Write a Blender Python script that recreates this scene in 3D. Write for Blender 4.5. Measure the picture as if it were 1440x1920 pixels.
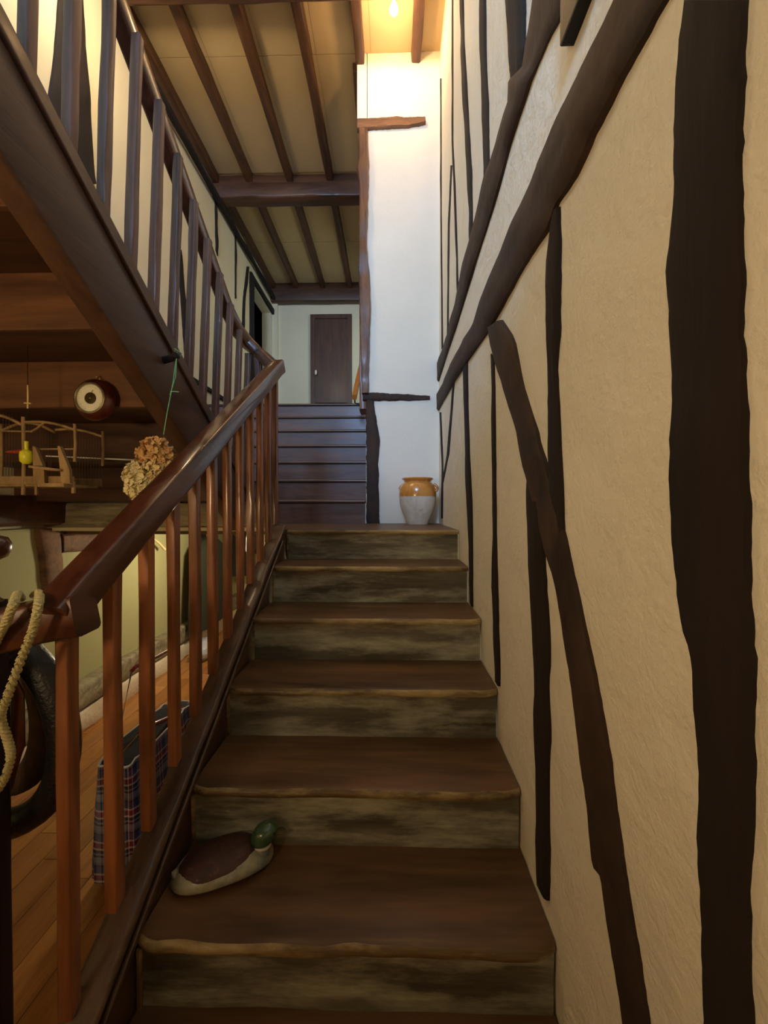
import bpy, math, random
from mathutils import Vector, noise
for o in list(bpy.data.objects): bpy.data.objects.remove(o)
random.seed(7)
S = bpy.context.scene
COL = S.collection
EZ = 1.42            # eye height above the ground floor; z below is written from the eye level
F = 715.0            # focal length in pixels of the 1440 wide frame
YAW, PITCH = math.atan(14/F), math.atan(9/F)

# ------------------------------------------------------------------ camera
cd = bpy.data.cameras.new('camera'); cam = bpy.data.objects.new('camera', cd); COL.objects.link(cam)
cam.location = (0, 0, EZ); cam.rotation_euler = (math.pi/2 - PITCH, 0, YAW)
cd.sensor_fit = 'HORIZONTAL'; cd.sensor_width = 36; cd.lens = 36*F/1440; cd.clip_start = .02
S.camera = cam
# ------------------------------------------------------------------ world, lights, exposure
w = bpy.data.worlds.new('world'); S.world = w; w.use_nodes = True
w.node_tree.nodes['Background'].inputs[0].default_value = (.5, .62, .8, 1)
w.node_tree.nodes['Background'].inputs[1].default_value = .25
S.view_settings.view_transform = 'Standard'; S.view_settings.look = 'None'
S.view_settings.gamma = 1; S.view_settings.use_curve_mapping = False
S.view_settings.exposure = 0.0
def aim(o, t):
    o.rotation_euler = (Vector(t) - o.location).to_track_quat('-Z', 'Y').to_euler()
def area(name, loc, tgt, sx, sy, col, e):
    l = bpy.data.lights.new(name, 'AREA'); l.shape = 'RECTANGLE'; l.size = sx; l.size_y = sy
    l.color = col; l.energy = e
    o = bpy.data.objects.new(name, l); COL.objects.link(o); o.location = (loc[0], loc[1], loc[2]+EZ)
    aim(o, (tgt[0], tgt[1], tgt[2]+EZ)); return o
def point(name, loc, r, col, e):
    l = bpy.data.lights.new(name, 'POINT'); l.shadow_soft_size = r; l.color = col; l.energy = e
    o = bpy.data.objects.new(name, l); COL.objects.link(o); o.location = (loc[0], loc[1], loc[2]+EZ); return o
# daylight through the upstairs window, in the wall behind the camera
area('window_daylight', (-.95, -2.9, 2.62), (-.95, 0, 2.62), 1.05, .95, (.31, .56, 1.0), 205)
# warm room lamp on the ground floor, behind and left of the camera
point('room_lamp', (-1.15, -.62, .06), .12, (1.0, .69, .37), 45)
# the hall downstairs under the landing has a lamp of its own further back
point('under_stair_lamp', (-1.30, 3.05, -.30), .07, (1.0, .84, .56), 26)
# added fill lights without a real source: warm above the return flight, pale in the hall
point('upstairs_fill', (-1.5, 2.15, 3.25), .08, (1.0, .74, .42), 36)
area('hall_fill', (-.24, 5.3, 2.6), (-1.9, 6.0, 2.0), .5, .7, (.86, 1.0, .84), 9)
# the bare bulb at the top of the stairwell
point('bulb_light', (.016, 2.80, 3.50), .035, (1.0, .60, .26), 15)

# ------------------------------------------------------------------ measuring helpers
cy, sy_, cp, sp_ = math.cos(YAW), math.sin(YAW), math.cos(PITCH), math.sin(PITCH)
def ray(x, y):
    u, v = (x-720)/F, (960-y)/F
    a, b, c = u, cp + v*sp_, -sp_ + v*cp          # pitch (down)
    return Vector((a*cy - b*sy_, a*sy_ + b*cy, c))
def onX(x, y, X): r = ray(x, y); return r*(X/r.x)
def onY(x, y, Y): r = ray(x, y); return r*(Y/r.y)
def onZ(x, y, Z): r = ray(x, y); return r*(Z/r.z)

# ------------------------------------------------------------------ mesh helpers
class MB:
    def __init__(s): s.v = []; s.f = []
    def add(s, vs, fs):
        b = len(s.v); s.v += [Vector(p) for p in vs]; s.f += [[i+b for i in f] for f in fs]; return s
    def box(s, x0, x1, y0, y1, z0, z1, b=0):
        if b <= 0:
            vs = [(x, y, z) for z in (z0, z1) for y in (y0, y1) for x in (x0, x1)]
            return s.add(vs, [(0,2,3,1), (4,5,7,6), (0,1,5,4), (2,6,7,3), (0,4,6,2), (1,3,7,5)])
        zm = (z0+z1)/2
        return s.beam((x0, (y0+y1)/2, zm), (x1, (y0+y1)/2, zm), y1-y0, z1-z0, b=b)
    def beam(s, p0, p1, wd, ht, b=.006, n=1, amp=0, seed=0, up=(0,0,1), freq=3.0):
        return s.path([Vector(p0).lerp(Vector(p1), i/n) for i in range(n+1)], wd, ht, b, amp, seed, up, freq)
    def path(s, pts, wd, ht, b=.006, amp=0, seed=0, up=(0,0,1), freq=3.0):
        pts = [Vector(p) for p in pts]; rings = []
        for i, p in enumerate(pts):
            t = (pts[min(i+1, len(pts)-1)] - pts[max(i-1, 0)]).normalized()
            u = Vector(up)
            if abs(t.dot(u)) > .95: u = Vector((0, 1, 0))
            sd = t.cross(u).normalized(); uu = sd.cross(t).normalized()
            # mitre so that the section keeps its size where the path bends
            m = 1.0
            if 0 < i < len(pts)-1:
                a = (pts[i]-pts[i-1]).normalized(); m = 1/max(.45, a.dot(t))
            hw, hh = wd/2, ht/2; bb = min(b, hw*.9, hh*.9)
            sec = [(hw-bb, hh), (hw-.3*bb, hh-.3*bb), (hw, hh-bb), (hw, -hh+bb), (hw-.3*bb, -hh+.3*bb), (hw-bb, -hh), (-hw+bb, -hh), (-hw+.3*bb, -hh+.3*bb), (-hw, -hh+bb), (-hw, hh-bb), (-hw+.3*bb, hh-.3*bb), (-hw+bb, hh)]
            ring = []
            for k, (a, c) in enumerate(sec):
                q = p + sd*a*m + uu*c
                if amp: q = q + noise.noise_vector(q*freq + Vector((seed*7.1, k*.35, seed)))*amp
                ring.append(q)
            rings.append(ring)
        return s.loft(rings)
    def loft(s, rings, caps=True, closed=False):
        n = len(rings[0]); vs = [p for r in rings for p in r]; fs = []
        m = len(rings)
        for i in range(m if closed else m-1):
            j = (i+1) % m
            for k in range(n):
                l = (k+1) % n; fs.append((i*n+k, i*n+l, j*n+l, j*n+k))
        if caps and not closed: fs += [tuple(range(n))[::-1], tuple(range((m-1)*n, m*n))]
        return s.add(vs, fs)
    def tube(s, pts, r, n=10, closed=False, flat=1.0, twist=0, rip=0, up=(0,0,1)):
        pts = [Vector(p) for p in pts]; rings = []; m = len(pts)
        for i, p in enumerate(pts):
            if closed: t = (pts[(i+1) % m] - pts[i-1]).normalized()
            else: t = (pts[min(i+1, m-1)] - pts[max(i-1, 0)]).normalized()
            u = Vector(up)
            if abs(t.dot(u)) > .97: u = Vector((0, 1, 0))
            a = t.cross(u).normalized(); b = a.cross(t).normalized()
            rr = r[i] if isinstance(r, (list, tuple)) else r
            ring = []
            for k in range(n):
                th = 2*math.pi*k/n
                q = rr*(1 + rip*math.sin(3*(th + twist*i)))
                ring.append(p + a*math.cos(th)*q + b*math.sin(th)*q*flat)
            rings.append(ring)
        return s.loft(rings, closed=closed)
    def lathe(s, prof, c, n=32, axis='Z', sx=1, sy=1):
        rings = []
        for r, h in prof:
            ring = []
            for k in range(n):
                t = 2*math.pi*k/n; a, b = r*math.cos(t)*sx, r*math.sin(t)*sy
                ring.append(Vector(c) + (Vector((a, b, h)) if axis == 'Z' else Vector((a, h, b)) if axis == 'Y' else Vector((h, a, b))))
            rings.append(ring)
        return s.loft(rings, caps=prof[0][0] < 1e-6, closed=prof[0][0] > 1e-6)
    def ball(s, c, rx, ry, rz, n=16, m=10, fn=None):
        rings = []
        for i in range(m+1):
            ph = math.pi*(i+.02)/(m+.04) ; ring = []
            for k in range(n):
                t = 2*math.pi*k/n
                d = Vector((math.sin(ph)*math.cos(t), math.sin(ph)*math.sin(t), math.cos(ph)))
                q = Vector((d.x*rx, d.y*ry, d.z*rz))
                if fn: q = fn(d, q)
                ring.append(Vector(c)+q)
            rings.append(ring)
        return s.loft(rings)
    def build(s, name, mat, root=None, smooth=False, loc=None):
        me = bpy.data.meshes.new(name)
        off = Vector((0, 0, EZ))
        base = Vector(root.location) if root is not None else Vector(loc) if loc is not None else None
        vs = [p + off for p in s.v]
        if base is None:
            lo = [min(p[i] for p in vs) for i in range(3)]; hi = [max(p[i] for p in vs) for i in range(3)]
            base = Vector(((lo[0]+hi[0])/2, (lo[1]+hi[1])/2, lo[2]))
        me.from_pydata([tuple(p-base) for p in vs], [], s.f); me.validate(); me.update()
        import bmesh
        bm = bmesh.new(); bm.from_mesh(me); bmesh.ops.recalc_face_normals(bm, faces=bm.faces); bm.to_mesh(me); bm.free()
        if smooth:
            for p in me.polygons: p.use_smooth = True
            me.set_sharp_from_angle(angle=math.radians(48))
        me.materials.append(mat)
        o = bpy.data.objects.new(name, me); COL.objects.link(o)
        if root is not None: o.parent = root
        else: o.location = base
        return o
def tag(o, label=None, cat=None, group=None, kind=None):
    if label: o['label'] = label
    if cat: o['category'] = cat
    if group: o['group'] = group
    if kind: o['kind'] = kind
    return o
def thing(name, loc, label, cat, group=None):
    o = bpy.data.objects.new(name, None); COL.objects.link(o); o.empty_display_size = .05
    o.location = (loc[0], loc[1], loc[2]+EZ); return tag(o, label, cat, group)
def sub(mb, name, mat, root, part, smooth=False, label=None):
    """a piece of a part: part sits at its thing's origin, so the piece shares that frame"""
    o = mb.build(name, mat, root, smooth); o.parent = part
    if label: o['label'] = label
    return o

# ------------------------------------------------------------------ materials
def lin(c): return tuple(((v/255)/12.92 if v/255 <= .04045 else ((v/255+.055)/1.055)**2.4) for v in c)
def newmat(name):
    m = bpy.data.materials.new(name); m.use_nodes = True; nt = m.node_tree
    return m, nt, nt.nodes['Principled BSDF']
def plain(name, c, rough=.6, metal=0, coat=0, bump=0, bscale=40, var=.0):
    m, nt, b = newmat(name); N, L = nt.nodes.new, nt.links.new
    b.inputs['Roughness'].default_value = rough; b.inputs['Metallic'].default_value = metal
    b.inputs['Coat Weight'].default_value = coat
    tc = N('ShaderNodeTexCoord'); nz = N('ShaderNodeTexNoise'); nz.inputs['Scale'].default_value = bscale; nz.inputs['Detail'].default_value = 5
    L(tc.outputs['Object'], nz.inputs['Vector'])
    mx = N('ShaderNodeMix'); mx.data_type = 'RGBA'
    c1 = lin(c); v = max(var, .06)
    mx.inputs['A'].default_value = (*[x*(1-v) for x in c1], 1); mx.inputs['B'].default_value = (*[min(1, x*(1+v)) for x in c1], 1)
    L(nz.outputs['Fac'], mx.inputs['Factor']); L(mx.outputs['Result'], b.inputs['Base Color'])
    if bump:
        bp = N('ShaderNodeBump'); bp.inputs['Strength'].default_value = bump; bp.inputs['Distance'].default_value = .01
        L(nz.outputs['Fac'], bp.inputs['Height']); L(bp.outputs['Normal'], b.inputs['Normal'])
    return m
def wood(name, c1, c2, axis='Y', rough=.45, coat=.0, bump=.25, scuff=None, scuff_amt=.0, sscale=5, grain=14, fine=1.0, crough=.2):
    """grain stretched along axis; scuff = a third colour in worn patches, or wear and sheen"""
    m, nt, b = newmat(name); N, L = nt.nodes.new, nt.links.new
    tc = N('ShaderNodeTexCoord'); mp = N('ShaderNodeMapping')
    sc = {'X': (.12, 1, 1), 'Y': (1, .12, 1), 'Z': (1, 1, .12), 'N': (.6, .6, .35)}[axis]
    mp.inputs['Scale'].default_value = sc
    L(tc.outputs['Object'], mp.inputs['Vector'])
    n1 = N('ShaderNodeTexNoise'); n1.inputs['Scale'].default_value = grain; n1.inputs['Detail'].default_value = 8; n1.inputs['Distortion'].default_value = .8
    L(mp.outputs['Vector'], n1.inputs['Vector'])
    n2 = N('ShaderNodeTexNoise'); n2.inputs['Scale'].default_value = grain*7; n2.inputs['Detail'].default_value = 5
    L(mp.outputs['Vector'], n2.inputs['Vector'])
    ad = N('ShaderNodeMath'); ad.operation = 'MULTIPLY_ADD'; ad.inputs[1].default_value = .35
    L(n2.outputs['Fac'], ad.inputs[0]); L(n1.outputs['Fac'], ad.inputs[2])
    r = N('ShaderNodeValToRGB'); r.color_ramp.elements[0].position = .42; r.color_ramp.elements[1].position = .86
    r.color_ramp.elements[0].color = (*lin(c1), 1); r.color_ramp.elements[1].color = (*lin(c2), 1)
    L(ad.outputs[0], r.inputs['Fac'])
    out = r.outputs['Color']
    if scuff:
        mp2 = N('ShaderNodeMapping'); s2 = {'X': (.35, 1, 1.6), 'Y': (1, .4, 1), 'Z': (1, 1, .4), 'N': (1, 1, 1)}[axis]
        mp2.inputs['Scale'].default_value = s2; L(tc.outputs['Object'], mp2.inputs['Vector'])
        n3 = N('ShaderNodeTexNoise'); n3.inputs['Scale'].default_value = sscale; n3.inputs['Detail'].default_value = 9; n3.inputs['Roughness'].default_value = .68
        L(mp2.outputs['Vector'], n3.inputs['Vector'])
        r3 = N('ShaderNodeValToRGB'); r3.color_ramp.elements[0].position = .62-scuff_amt*.3; r3.color_ramp.elements[1].position = .80-scuff_amt*.2
        L(n3.outputs['Fac'], r3.inputs['Fac'])
        mx = N('ShaderNodeMix'); mx.data_type = 'RGBA'; mx.inputs['B'].default_value = (*lin(scuff), 1)
        L(r3.outputs['Color'], mx.inputs['Factor']); L(out, mx.inputs['A']); out = mx.outputs['Result']
    L(out, b.inputs['Base Color'])
    rr = N('ShaderNodeMapRange'); rr.inputs['To Min'].default_value = max(.05, rough-.12); rr.inputs['To Max'].default_value = min(1, rough+.18)
    L(n1.outputs['Fac'], rr.inputs['Value']); L(rr.outputs['Result'], b.inputs['Roughness'])
    b.inputs['Coat Weight'].default_value = coat; b.inputs['Coat Roughness'].default_value = crough
    bp = N('ShaderNodeBump'); bp.inputs['Strength'].default_value = bump; bp.inputs['Distance'].default_value = .006
    L(ad.outputs[0], bp.inputs['Height']); L(bp.outputs['Normal'], b.inputs['Normal'])
    return m
def plaster(name, c, bump=.5, scale=26, rough=.7, stain=.08, coarse=5, spec=.3):
    m, nt, b = newmat(name); N, L = nt.nodes.new, nt.links.new
    tc = N('ShaderNodeTexCoord')
    n1 = N('ShaderNodeTexNoise'); n1.inputs['Scale'].default_value = scale; n1.inputs['Detail'].default_value = 4; n1.inputs['Roughness'].default_value = .6
    n2 = N('ShaderNodeTexNoise'); n2.inputs['Scale'].default_value = coarse; n2.inputs['Detail'].default_value = 3
    n3 = N('ShaderNodeTexNoise'); n3.inputs['Scale'].default_value = 2.2; n3.inputs['Detail'].default_value = 6
    for n in (n1, n2, n3): L(tc.outputs['Object'], n.inputs['Vector'])
    mx = N('ShaderNodeMix'); mx.data_type = 'RGBA'; cl = lin(c)
    mx.inputs['A'].default_value = (*[x*(1-stain) for x in cl[:2]], cl[2]*(1-2*stain), 1); mx.inputs['B'].default_value = (*[min(.9, x*(1+stain)) for x in cl], 1)
    L(n3.outputs['Fac'], mx.inputs['Factor']); L(mx.outputs['Result'], b.inputs['Base Color'])
    b.inputs['Roughness'].default_value = rough; b.inputs['Specular IOR Level'].default_value = spec
    b1 = N('ShaderNodeBump'); b1.inputs['Strength'].default_value = bump; b1.inputs['Distance'].default_value = .006
    b2 = N('ShaderNodeBump'); b2.inputs['Strength'].default_value = bump*.7; b2.inputs['Distance'].default_value = .03
    L(n1.outputs['Fac'], b1.inputs['Height']); L(n2.outputs['Fac'], b2.inputs['Height'])
    L(b2.outputs['Normal'], b1.inputs['Normal']); L(b1.outputs['Normal'], b.inputs['Normal'])
    return m
M = {}
M['plaster'] = plaster('cream_plaster', (231, 226, 213), .6, 66, coarse=7)
M['plaster_white'] = plaster('white_plaster', (236, 231, 220), .3, 60)
M['plaster_smooth'] = plaster('smooth_cream_plaster', (228, 218, 192), .2, 30)
M['plaster_green'] = plaster('greenish_plaster', (168, 165, 122), .2, 30)
M['ceil'] = plaster('ceiling_plaster', (196, 172, 134), .12, 30)
M['limewash'] = plaster('limewash', (225, 212, 190), .6, 40)
M['timber'] = wood('dark_wall_timber', (13, 8, 7), (34, 21, 17), 'Z', .9, 0, .5)
M['timber_diag'] = wood('dark_brace_timber', (26, 17, 13), (66, 46, 35), 'N', .75, 0, .9, grain=9)
M['timber_warm'] = wood('brown_edge_timber', (58, 36, 26), (122, 84, 60), 'Z', .42, .2, .7)
M['timber_wx'] = wood('brown_cross_timber', (70, 46, 30), (130, 94, 66), 'X', .75, 0, .5)
M['joist'] = wood('brown_joist', (52, 32, 20), (96, 62, 38), 'Y', .5, .1, .3)
M['beam_x'] = wood('brown_cross_beam', (48, 28, 18), (92, 58, 36), 'X', .5, .15, .35)
M['tread'] = wood('worn_tread', (54, 40, 26), (114, 82, 52), 'X', .45, .1, .3, scuff=(92, 70, 44), scuff_amt=.3, sscale=4, grain=9)
M['tread_edge'] = wood('scuffed_nosing', (62, 46, 28), (118, 94, 58), 'X', .5, .1, .8, scuff=(186, 166, 116), scuff_amt=.6, sscale=9, grain=20)
M['riser'] = wood('scuff_sheen_riser', (38, 32, 25), (116, 113, 98), 'X', .32, .3, 1.0, scuff=(184, 184, 162), scuff_amt=.55, sscale=7, grain=8)  # pale patches: scuffs, with the greenish sheen of the risers put into the colour
M['riser_up'] = wood('polished_riser', (78, 54, 46), (118, 88, 76), 'X', .42, .12, .15)
M['tread_up'] = wood('polished_tread', (60, 38, 30), (96, 66, 50), 'X', .34, .3, .15)
M['rail'] = wood('varnished_rail', (50, 24, 16), (92, 50, 32), 'Y', .3, .6, .15, crough=.12)
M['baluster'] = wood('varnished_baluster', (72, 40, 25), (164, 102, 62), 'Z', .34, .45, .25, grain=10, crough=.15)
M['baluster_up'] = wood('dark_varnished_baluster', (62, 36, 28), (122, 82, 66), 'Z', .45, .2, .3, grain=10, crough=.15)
M['stringer'] = wood('dark_stringer', (52, 36, 26), (92, 66, 46), 'Y', .4, .3, .4, scuff=(116, 92, 64), scuff_amt=.1, sscale=7)
M['stringer_up'] = wood('brown_stringer', (56, 36, 26), (88, 60, 42), 'Y', .5, .1, .25)
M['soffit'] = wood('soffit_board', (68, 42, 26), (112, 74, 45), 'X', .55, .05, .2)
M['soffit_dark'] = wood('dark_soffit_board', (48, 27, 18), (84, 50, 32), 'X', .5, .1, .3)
M['grey_beam'] = wood('grey_limed_beam', (84, 76, 58), (160, 150, 120), 'X', .7, 0, .8, scuff=(186, 176, 146), scuff_amt=.35, sscale=9)
M['door'] = wood('hall_door_wood', (50, 30, 20), (92, 60, 42), 'Z', .5, .15, .15)
M['parquet'] = wood('honey_parquet', (140, 88, 38), (190, 130, 64), 'Y', .32, .35, .1)
M['parquet2'] = wood('honey_parquet_light', (152, 98, 44), (204, 142, 74), 'Y', .32, .35, .1)
M['parquet3'] = wood('honey_parquet_dark', (126, 76, 32), (172, 114, 54), 'Y', .32, .35, .1)
M['orange'] = wood('orange_pine', (190, 110, 40), (224, 146, 66), 'Y', .35, .4, .1)
M['black'] = plain('black_iron', (18, 16, 15), .5, .3)

# ------------------------------------------------------------------ the setting
XR, XL = .397, -2.03           # right and left wall
YW, YE, YB = 3.20, 6.55, -3.0  # white wall behind the landing, end of the upstairs hall, wall behind the camera
ZF, ZC = -1.42, 3.76           # ground floor, ceiling
ZH = 1.14                      # upstairs hall floor
def struct(name, mb, mat, label=None, cat=None):
    o = mb.build(name, mat); o['kind'] = 'structure'
    return o
def child(mb, name, mat, par, smooth=False, label=None):
    o = mb.build(name, mat, par, smooth)
    if label: o['label'] = label
    return o
def resample(pts, n):
    pts = [Vector((p[0], p[1])) for p in pts]
    d = [0]
    for a, b in zip(pts, pts[1:]): d.append(d[-1] + (b-a).length)
    out = []
    for i in range(n+1):
        t = d[-1]*i/n; k = 0
        while k < len(d)-2 and d[k+1] < t: k += 1
        q = (t-d[k])/max(1e-9, d[k+1]-d[k]); out.append(pts[k].lerp(pts[k+1], min(1, q)))
    return out
def timber(le, ri, plane, val, depth, n=26, amp=1.0, seed=0):
    """a hand-hewn timber let into a wall; le, ri are its two edges, read off on the wall's own plane"""
    fn = onX if plane == 'X' else onY
    n = int(n*2.4); vp = val - depth*.42
    L_ = [fn(p.x, p.y, vp) for p in resample(le, n)]; R_ = [fn(p.x, p.y, vp) for p in resample(ri, n)]
    out = Vector((-1, 0, 0)) if plane == 'X' else Vector((0, -1, 0))
    if plane == 'XL': 
        L_ = [onX(p.x, p.y, val) for p in resample(le, n)]; R_ = [onX(p.x, p.y, val) for p in resample(ri, n)]; out = Vector((1, 0, 0))
    if plane == 'X':
        for q in L_ + R_: q.x = val
    if plane == 'Y':
        for q in L_ + R_: q.y = val
    rings = []
    for i in range(n+1):
        a, b = L_[i], R_[i]; d = (b-a)
        e = min(.006, d.length*.12)*amp
        j1 = noise.noise(a*14+Vector((seed*3.3, 0, 0)))*e+noise.noise(a*55)*e*.55; j2 = noise.noise(b*14+Vector((0, seed*5.1, 0)))*e+noise.noise(b*60)*e*.55
        dn = d.normalized(); a = a + dn*j1; b = b + dn*j2; d = b-a
        dd = depth*(.85+.5*noise.noise(a*5+Vector((0, 0, seed))))
        rings.append([a - out*.01, a + out*dd*.55 , a + d*.10 + out*dd, a + d*.38 + out*dd*(1.02+.2*noise.noise(a*11)), a + d*.66 + out*dd*(1.02+.2*noise.noise(b*11)), b - d*.10 + out*dd, b + out*dd*.55, b - out*.01])
    m = MB(); m.loft(rings); return m

# right wall: one plane the whole height of the stairwell
wr = struct('wall_right', MB().box(XR, XR+.15, YB, YW+.2, ZF, ZC), M['plaster'])
T = [
 ('post', [(1282,0),(1275,80),(1271,155),(1266,250),(1258,400),(1251,489),(1249,600),(1256,698),(1257,800),(1259,900),(1268,1050),(1282,1150),(1301,1222),(1312,1350),(1322,1447),(1314,1560),(1320,1687),(1326,1781),(1333,1912),(1335,1960)],
          [(1391,0),(1384,110),(1382,222),(1382,400),(1386,560),(1389,698),(1388,850),(1390,1000),(1395,1100),(1400,1200),(1397,1294),(1404,1425),(1404,1519),(1395,1680),(1400,1912),(1400,1960)], .020, 'timber'),
 ('brace', [(1002,-20),(984,80),(978,125),(958,150),(956,191),(933,267),(909,329),(882,444),(858,547),(840,625),(816,693)],
           [(1075,-20),(1022,80),(991,156),(953,276),(929,369),(891,489),(858,600),(840,655),(819,722)], .022, 'timber_diag'),
 ('brace', [(1157,-20),(1120,67),(1084,147),(1031,267),(969,400),(933,480),(893,591),(862,650),(842,693),(812,755)],
           [(1254,-20),(1200,80),(1156,160),(1111,249),(1076,329),(1042,382),(1027,427),(978,502),(938,578),(916,618),(876,676),(848,720),(813,784)], .024, 'timber_diag'),
 ('brace', [(917,615),(920,647),(940,717),(955,771),(970,819),(980,855),(992,903),(1004,960),(1019,1030),(1039,1092),(1050,1147),(1061,1200),(1076,1305),(1087,1425),(1102,1519),(1110,1624),(1127,1646),(1132,1687),(1147,1781),(1162,1875),(1176,1960)],
           [(939,600),(962,636),(973,695),(984,742),(999,790),(1017,848),(1031,903),(1044,950),(1055,1001),(1072,1074),(1086,1140),(1099,1200),(1121,1312),(1140,1432),(1155,1545),(1170,1650),(1185,1744),(1200,1837),(1218,1960)], .018, 'timber_diag'),
 ('stud', [(1037,398),(1026,484),(1029,556),(1028,693),(1028,782),(1029,837),(1033,910),(1034,985)], [(1047,387),(1048,533),(1048,622),(1042,691),(1048,819),(1050,862),(1052,928),(1055,1003)], .015, 'timber'),
 ('stud', [(990,900),(993,1001),(995,1074),(999,1147),(1000,1200),(1003,1312),(1005,1425),(1007,1537),(1009,1655)], [(1012,930),(1019,1030),(1023,1110),(1029,1200),(1027,1294),(1029,1369),(1027,1462),(1027,1575),(1027,1690)], .015, 'timber'),
 ('stud', [(921,664),(922,782),(924,892),(926,1001),(922,1103),(926,1183),(930,1278)], [(926,677),(928,782),(929,892),(930,1001),(932,1074),(935,1183),(937,1288)], .010, 'timber'),
 ('stud', [(868,687),(871,782),(873,892),(877,983),(880,1067),(882,1130)], [(876,677),(878,782),(880,855),(885,946),(886,1037),(886,1138)], .010, 'timber'),
 ('stud', [(824,773),(828,870),(827,972)], [(827,773),(831,870),(830,972)], .006, 'timber'),
 ('stud', [(849,722),(838,850),(829,900)], [(852,718),(842,850),(831,905)], .006, 'timber'),
 ('stud', [(862,-20),(864,96),(870,224),(875,304),(881,455)], [(868,-20),(870,80),(875,160),(879,240),(884,320),(886,440)], .010, 'timber'),
 ('stud', [(899,-20),(900,96),(903,192),(905,272),(908,345)], [(910,-20),(911,112),(915,192),(916,256),(917,318)], .010, 'timber'),
 ('stud', [(950,-20),(955,96),(959,160)], [(982,-20),(982,93),(976,140)], .018, 'timber'),
 ('stud', [(847,-20),(847,267),(851,356),(857,545)], [(849.5,-20),(849.5,267),(854,356),(859.5,540)], .006, 'timber'),
 ('stud', [(845,310),(840,420),(838,640)], [(847.5,310),(843,420),(840.5,635)], .005, 'timber'),
 ('stud', [(825.5,147),(825.5,400),(828,655)], [(827.5,147),(828,400),(830.5,650)], .005, 'timber'),
]
for i, (nm, le, ri, dp, mt) in enumerate(T):
    child(timber(le, ri, 'X', XR, dp, 34 if len(le) > 9 else 16, seed=i), nm, M[mt], wr, True)

# white wall behind the landing, with its crooked timber edge
wb = struct('wall_back', MB().box(-.205, XR, YW, YW+.22, ZF, ZC), M['plaster_white'])
for i, (nm, le, ri, dp, mt) in enumerate([
 ('edge_post', [(672,243),(673,300),(668,318),(675,345),(675,417),(672,500),(674,583),(677,667),(679,738)], [(690,243),(692,300),(690,393),(688,440),(688,467),(693,507),(695,583),(692,667),(691,738)], .05, 'timber_warm'),
 ('edge_post', [(686,750),(687,860),(687,981)], [(700,750),(707,796),(713,822),(709,867),(710,912),(712,981)], .02, 'timber_diag'),
 ('cross_timber', [(680,735),(720,737),(760,739),(806,742)], [(680,752),(720,751),(765,751),(806,749)], .02, 'timber_diag'),
 ('cross_timber', [(670,224),(720,220),(770,220),(797,222)], [(670,244),(700,242),(770,238),(798,232)], .03, 'timber_wx'),
]):
    child(timber(le, ri, 'Y', YW, dp, 22, seed=30+i), nm, M[mt], wb, True)
child(MB().box(-.285, -.2, YW, YW+.2, 3.17, ZC), 'wall_end', M['plaster_white'], wb)
child(MB().beam((-.238, YW+.10, .82), (-.238, YW+.10, 3.19), .064, .19, .012, 20, .008, 12, up=(0,1,0)), 'edge_post', M['timber_warm'], wb, True)

child(MB().box(-.212, -.204, YW-.008, YW+.1, -.12, .83, 0), 'edge_strip', M['plaster_white'], wb)
# hall: right side wall, end wall, left wall
struct('wall_hall_right', MB().box(-.205, -.1, YW+.2, YE, ZF+.01, ZC), M['plaster_white'])
we = struct('wall_end', MB().box(XL, -.1, YE, YE+.15, .9, ZC), M['plaster_smooth'])
child(MB().box(XL, XL+.09, YE-.06, YE, ZH, ZC), 'corner_strip', M['plaster_smooth'], we)
wl = MB()
wl.box(XL-.15, XL, YB, 5.52, ZF, ZC); wl.box(XL-.15, XL, 5.52, 6.42, 3.27, ZC); wl.box(XL-.15, XL, 6.42, YE+.15, ZF, ZC); wl.box(XL-.15, XL, 5.52, 6.42, ZF, ZH)
wl_o = struct('wall_left', wl, M['plaster_smooth'])
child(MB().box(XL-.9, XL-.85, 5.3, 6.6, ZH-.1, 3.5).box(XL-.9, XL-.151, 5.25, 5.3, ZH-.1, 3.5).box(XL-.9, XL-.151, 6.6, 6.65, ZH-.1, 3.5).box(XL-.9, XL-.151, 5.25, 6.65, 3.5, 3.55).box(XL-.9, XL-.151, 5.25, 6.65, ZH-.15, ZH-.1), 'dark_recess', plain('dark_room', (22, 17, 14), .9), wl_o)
child(MB().beam((XL+.01, 5.47, ZH), (XL+.01, 5.47, 3.3), .1, .05, .01, 6, .01), 'door_jamb', M['timber'], wl_o)
child(MB().beam((XL+.01, 5.45, 3.32), (XL+.01, 6.5, 3.32), .05, .09, .01, 6, .01), 'lintel', M['timber'], wl_o)
for i, (le, ri, dp) in enumerate([
  ([(109,-20),(100,100),(88,190),(80,330)], [(152,-20),(158,90),(166,190),(176,345)], .03),
  ([(402,372),(403,420),(404,470)], [(405,372),(406,420),(407,480)], .02),
  ([(331,468),(338,560),(346,680)], [(338,468),(347,560),(357,680)], .02),
  ([(440,440),(440,560)], [(442,440),(442,560)], .02),
  ([(462,500),(455,560),(452,640)], [(466,500),(459,560),(456,640)], .02),
  ([(472,540),(468,600),(466,660)], [(476,540),(473,600),(471,660)], .02),
]):
    child(timber(le, ri, 'XL', XL, dp, 10, seed=50+i), 'stud', M['timber'], wl_o, True)
child(MB().beam((XL+.01, 2.8, 1.30), (XL+.01, 5.4, 1.30), .03, .05, .008, 8, .006), 'skirting_rail', M['timber'], wl_o)
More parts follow.
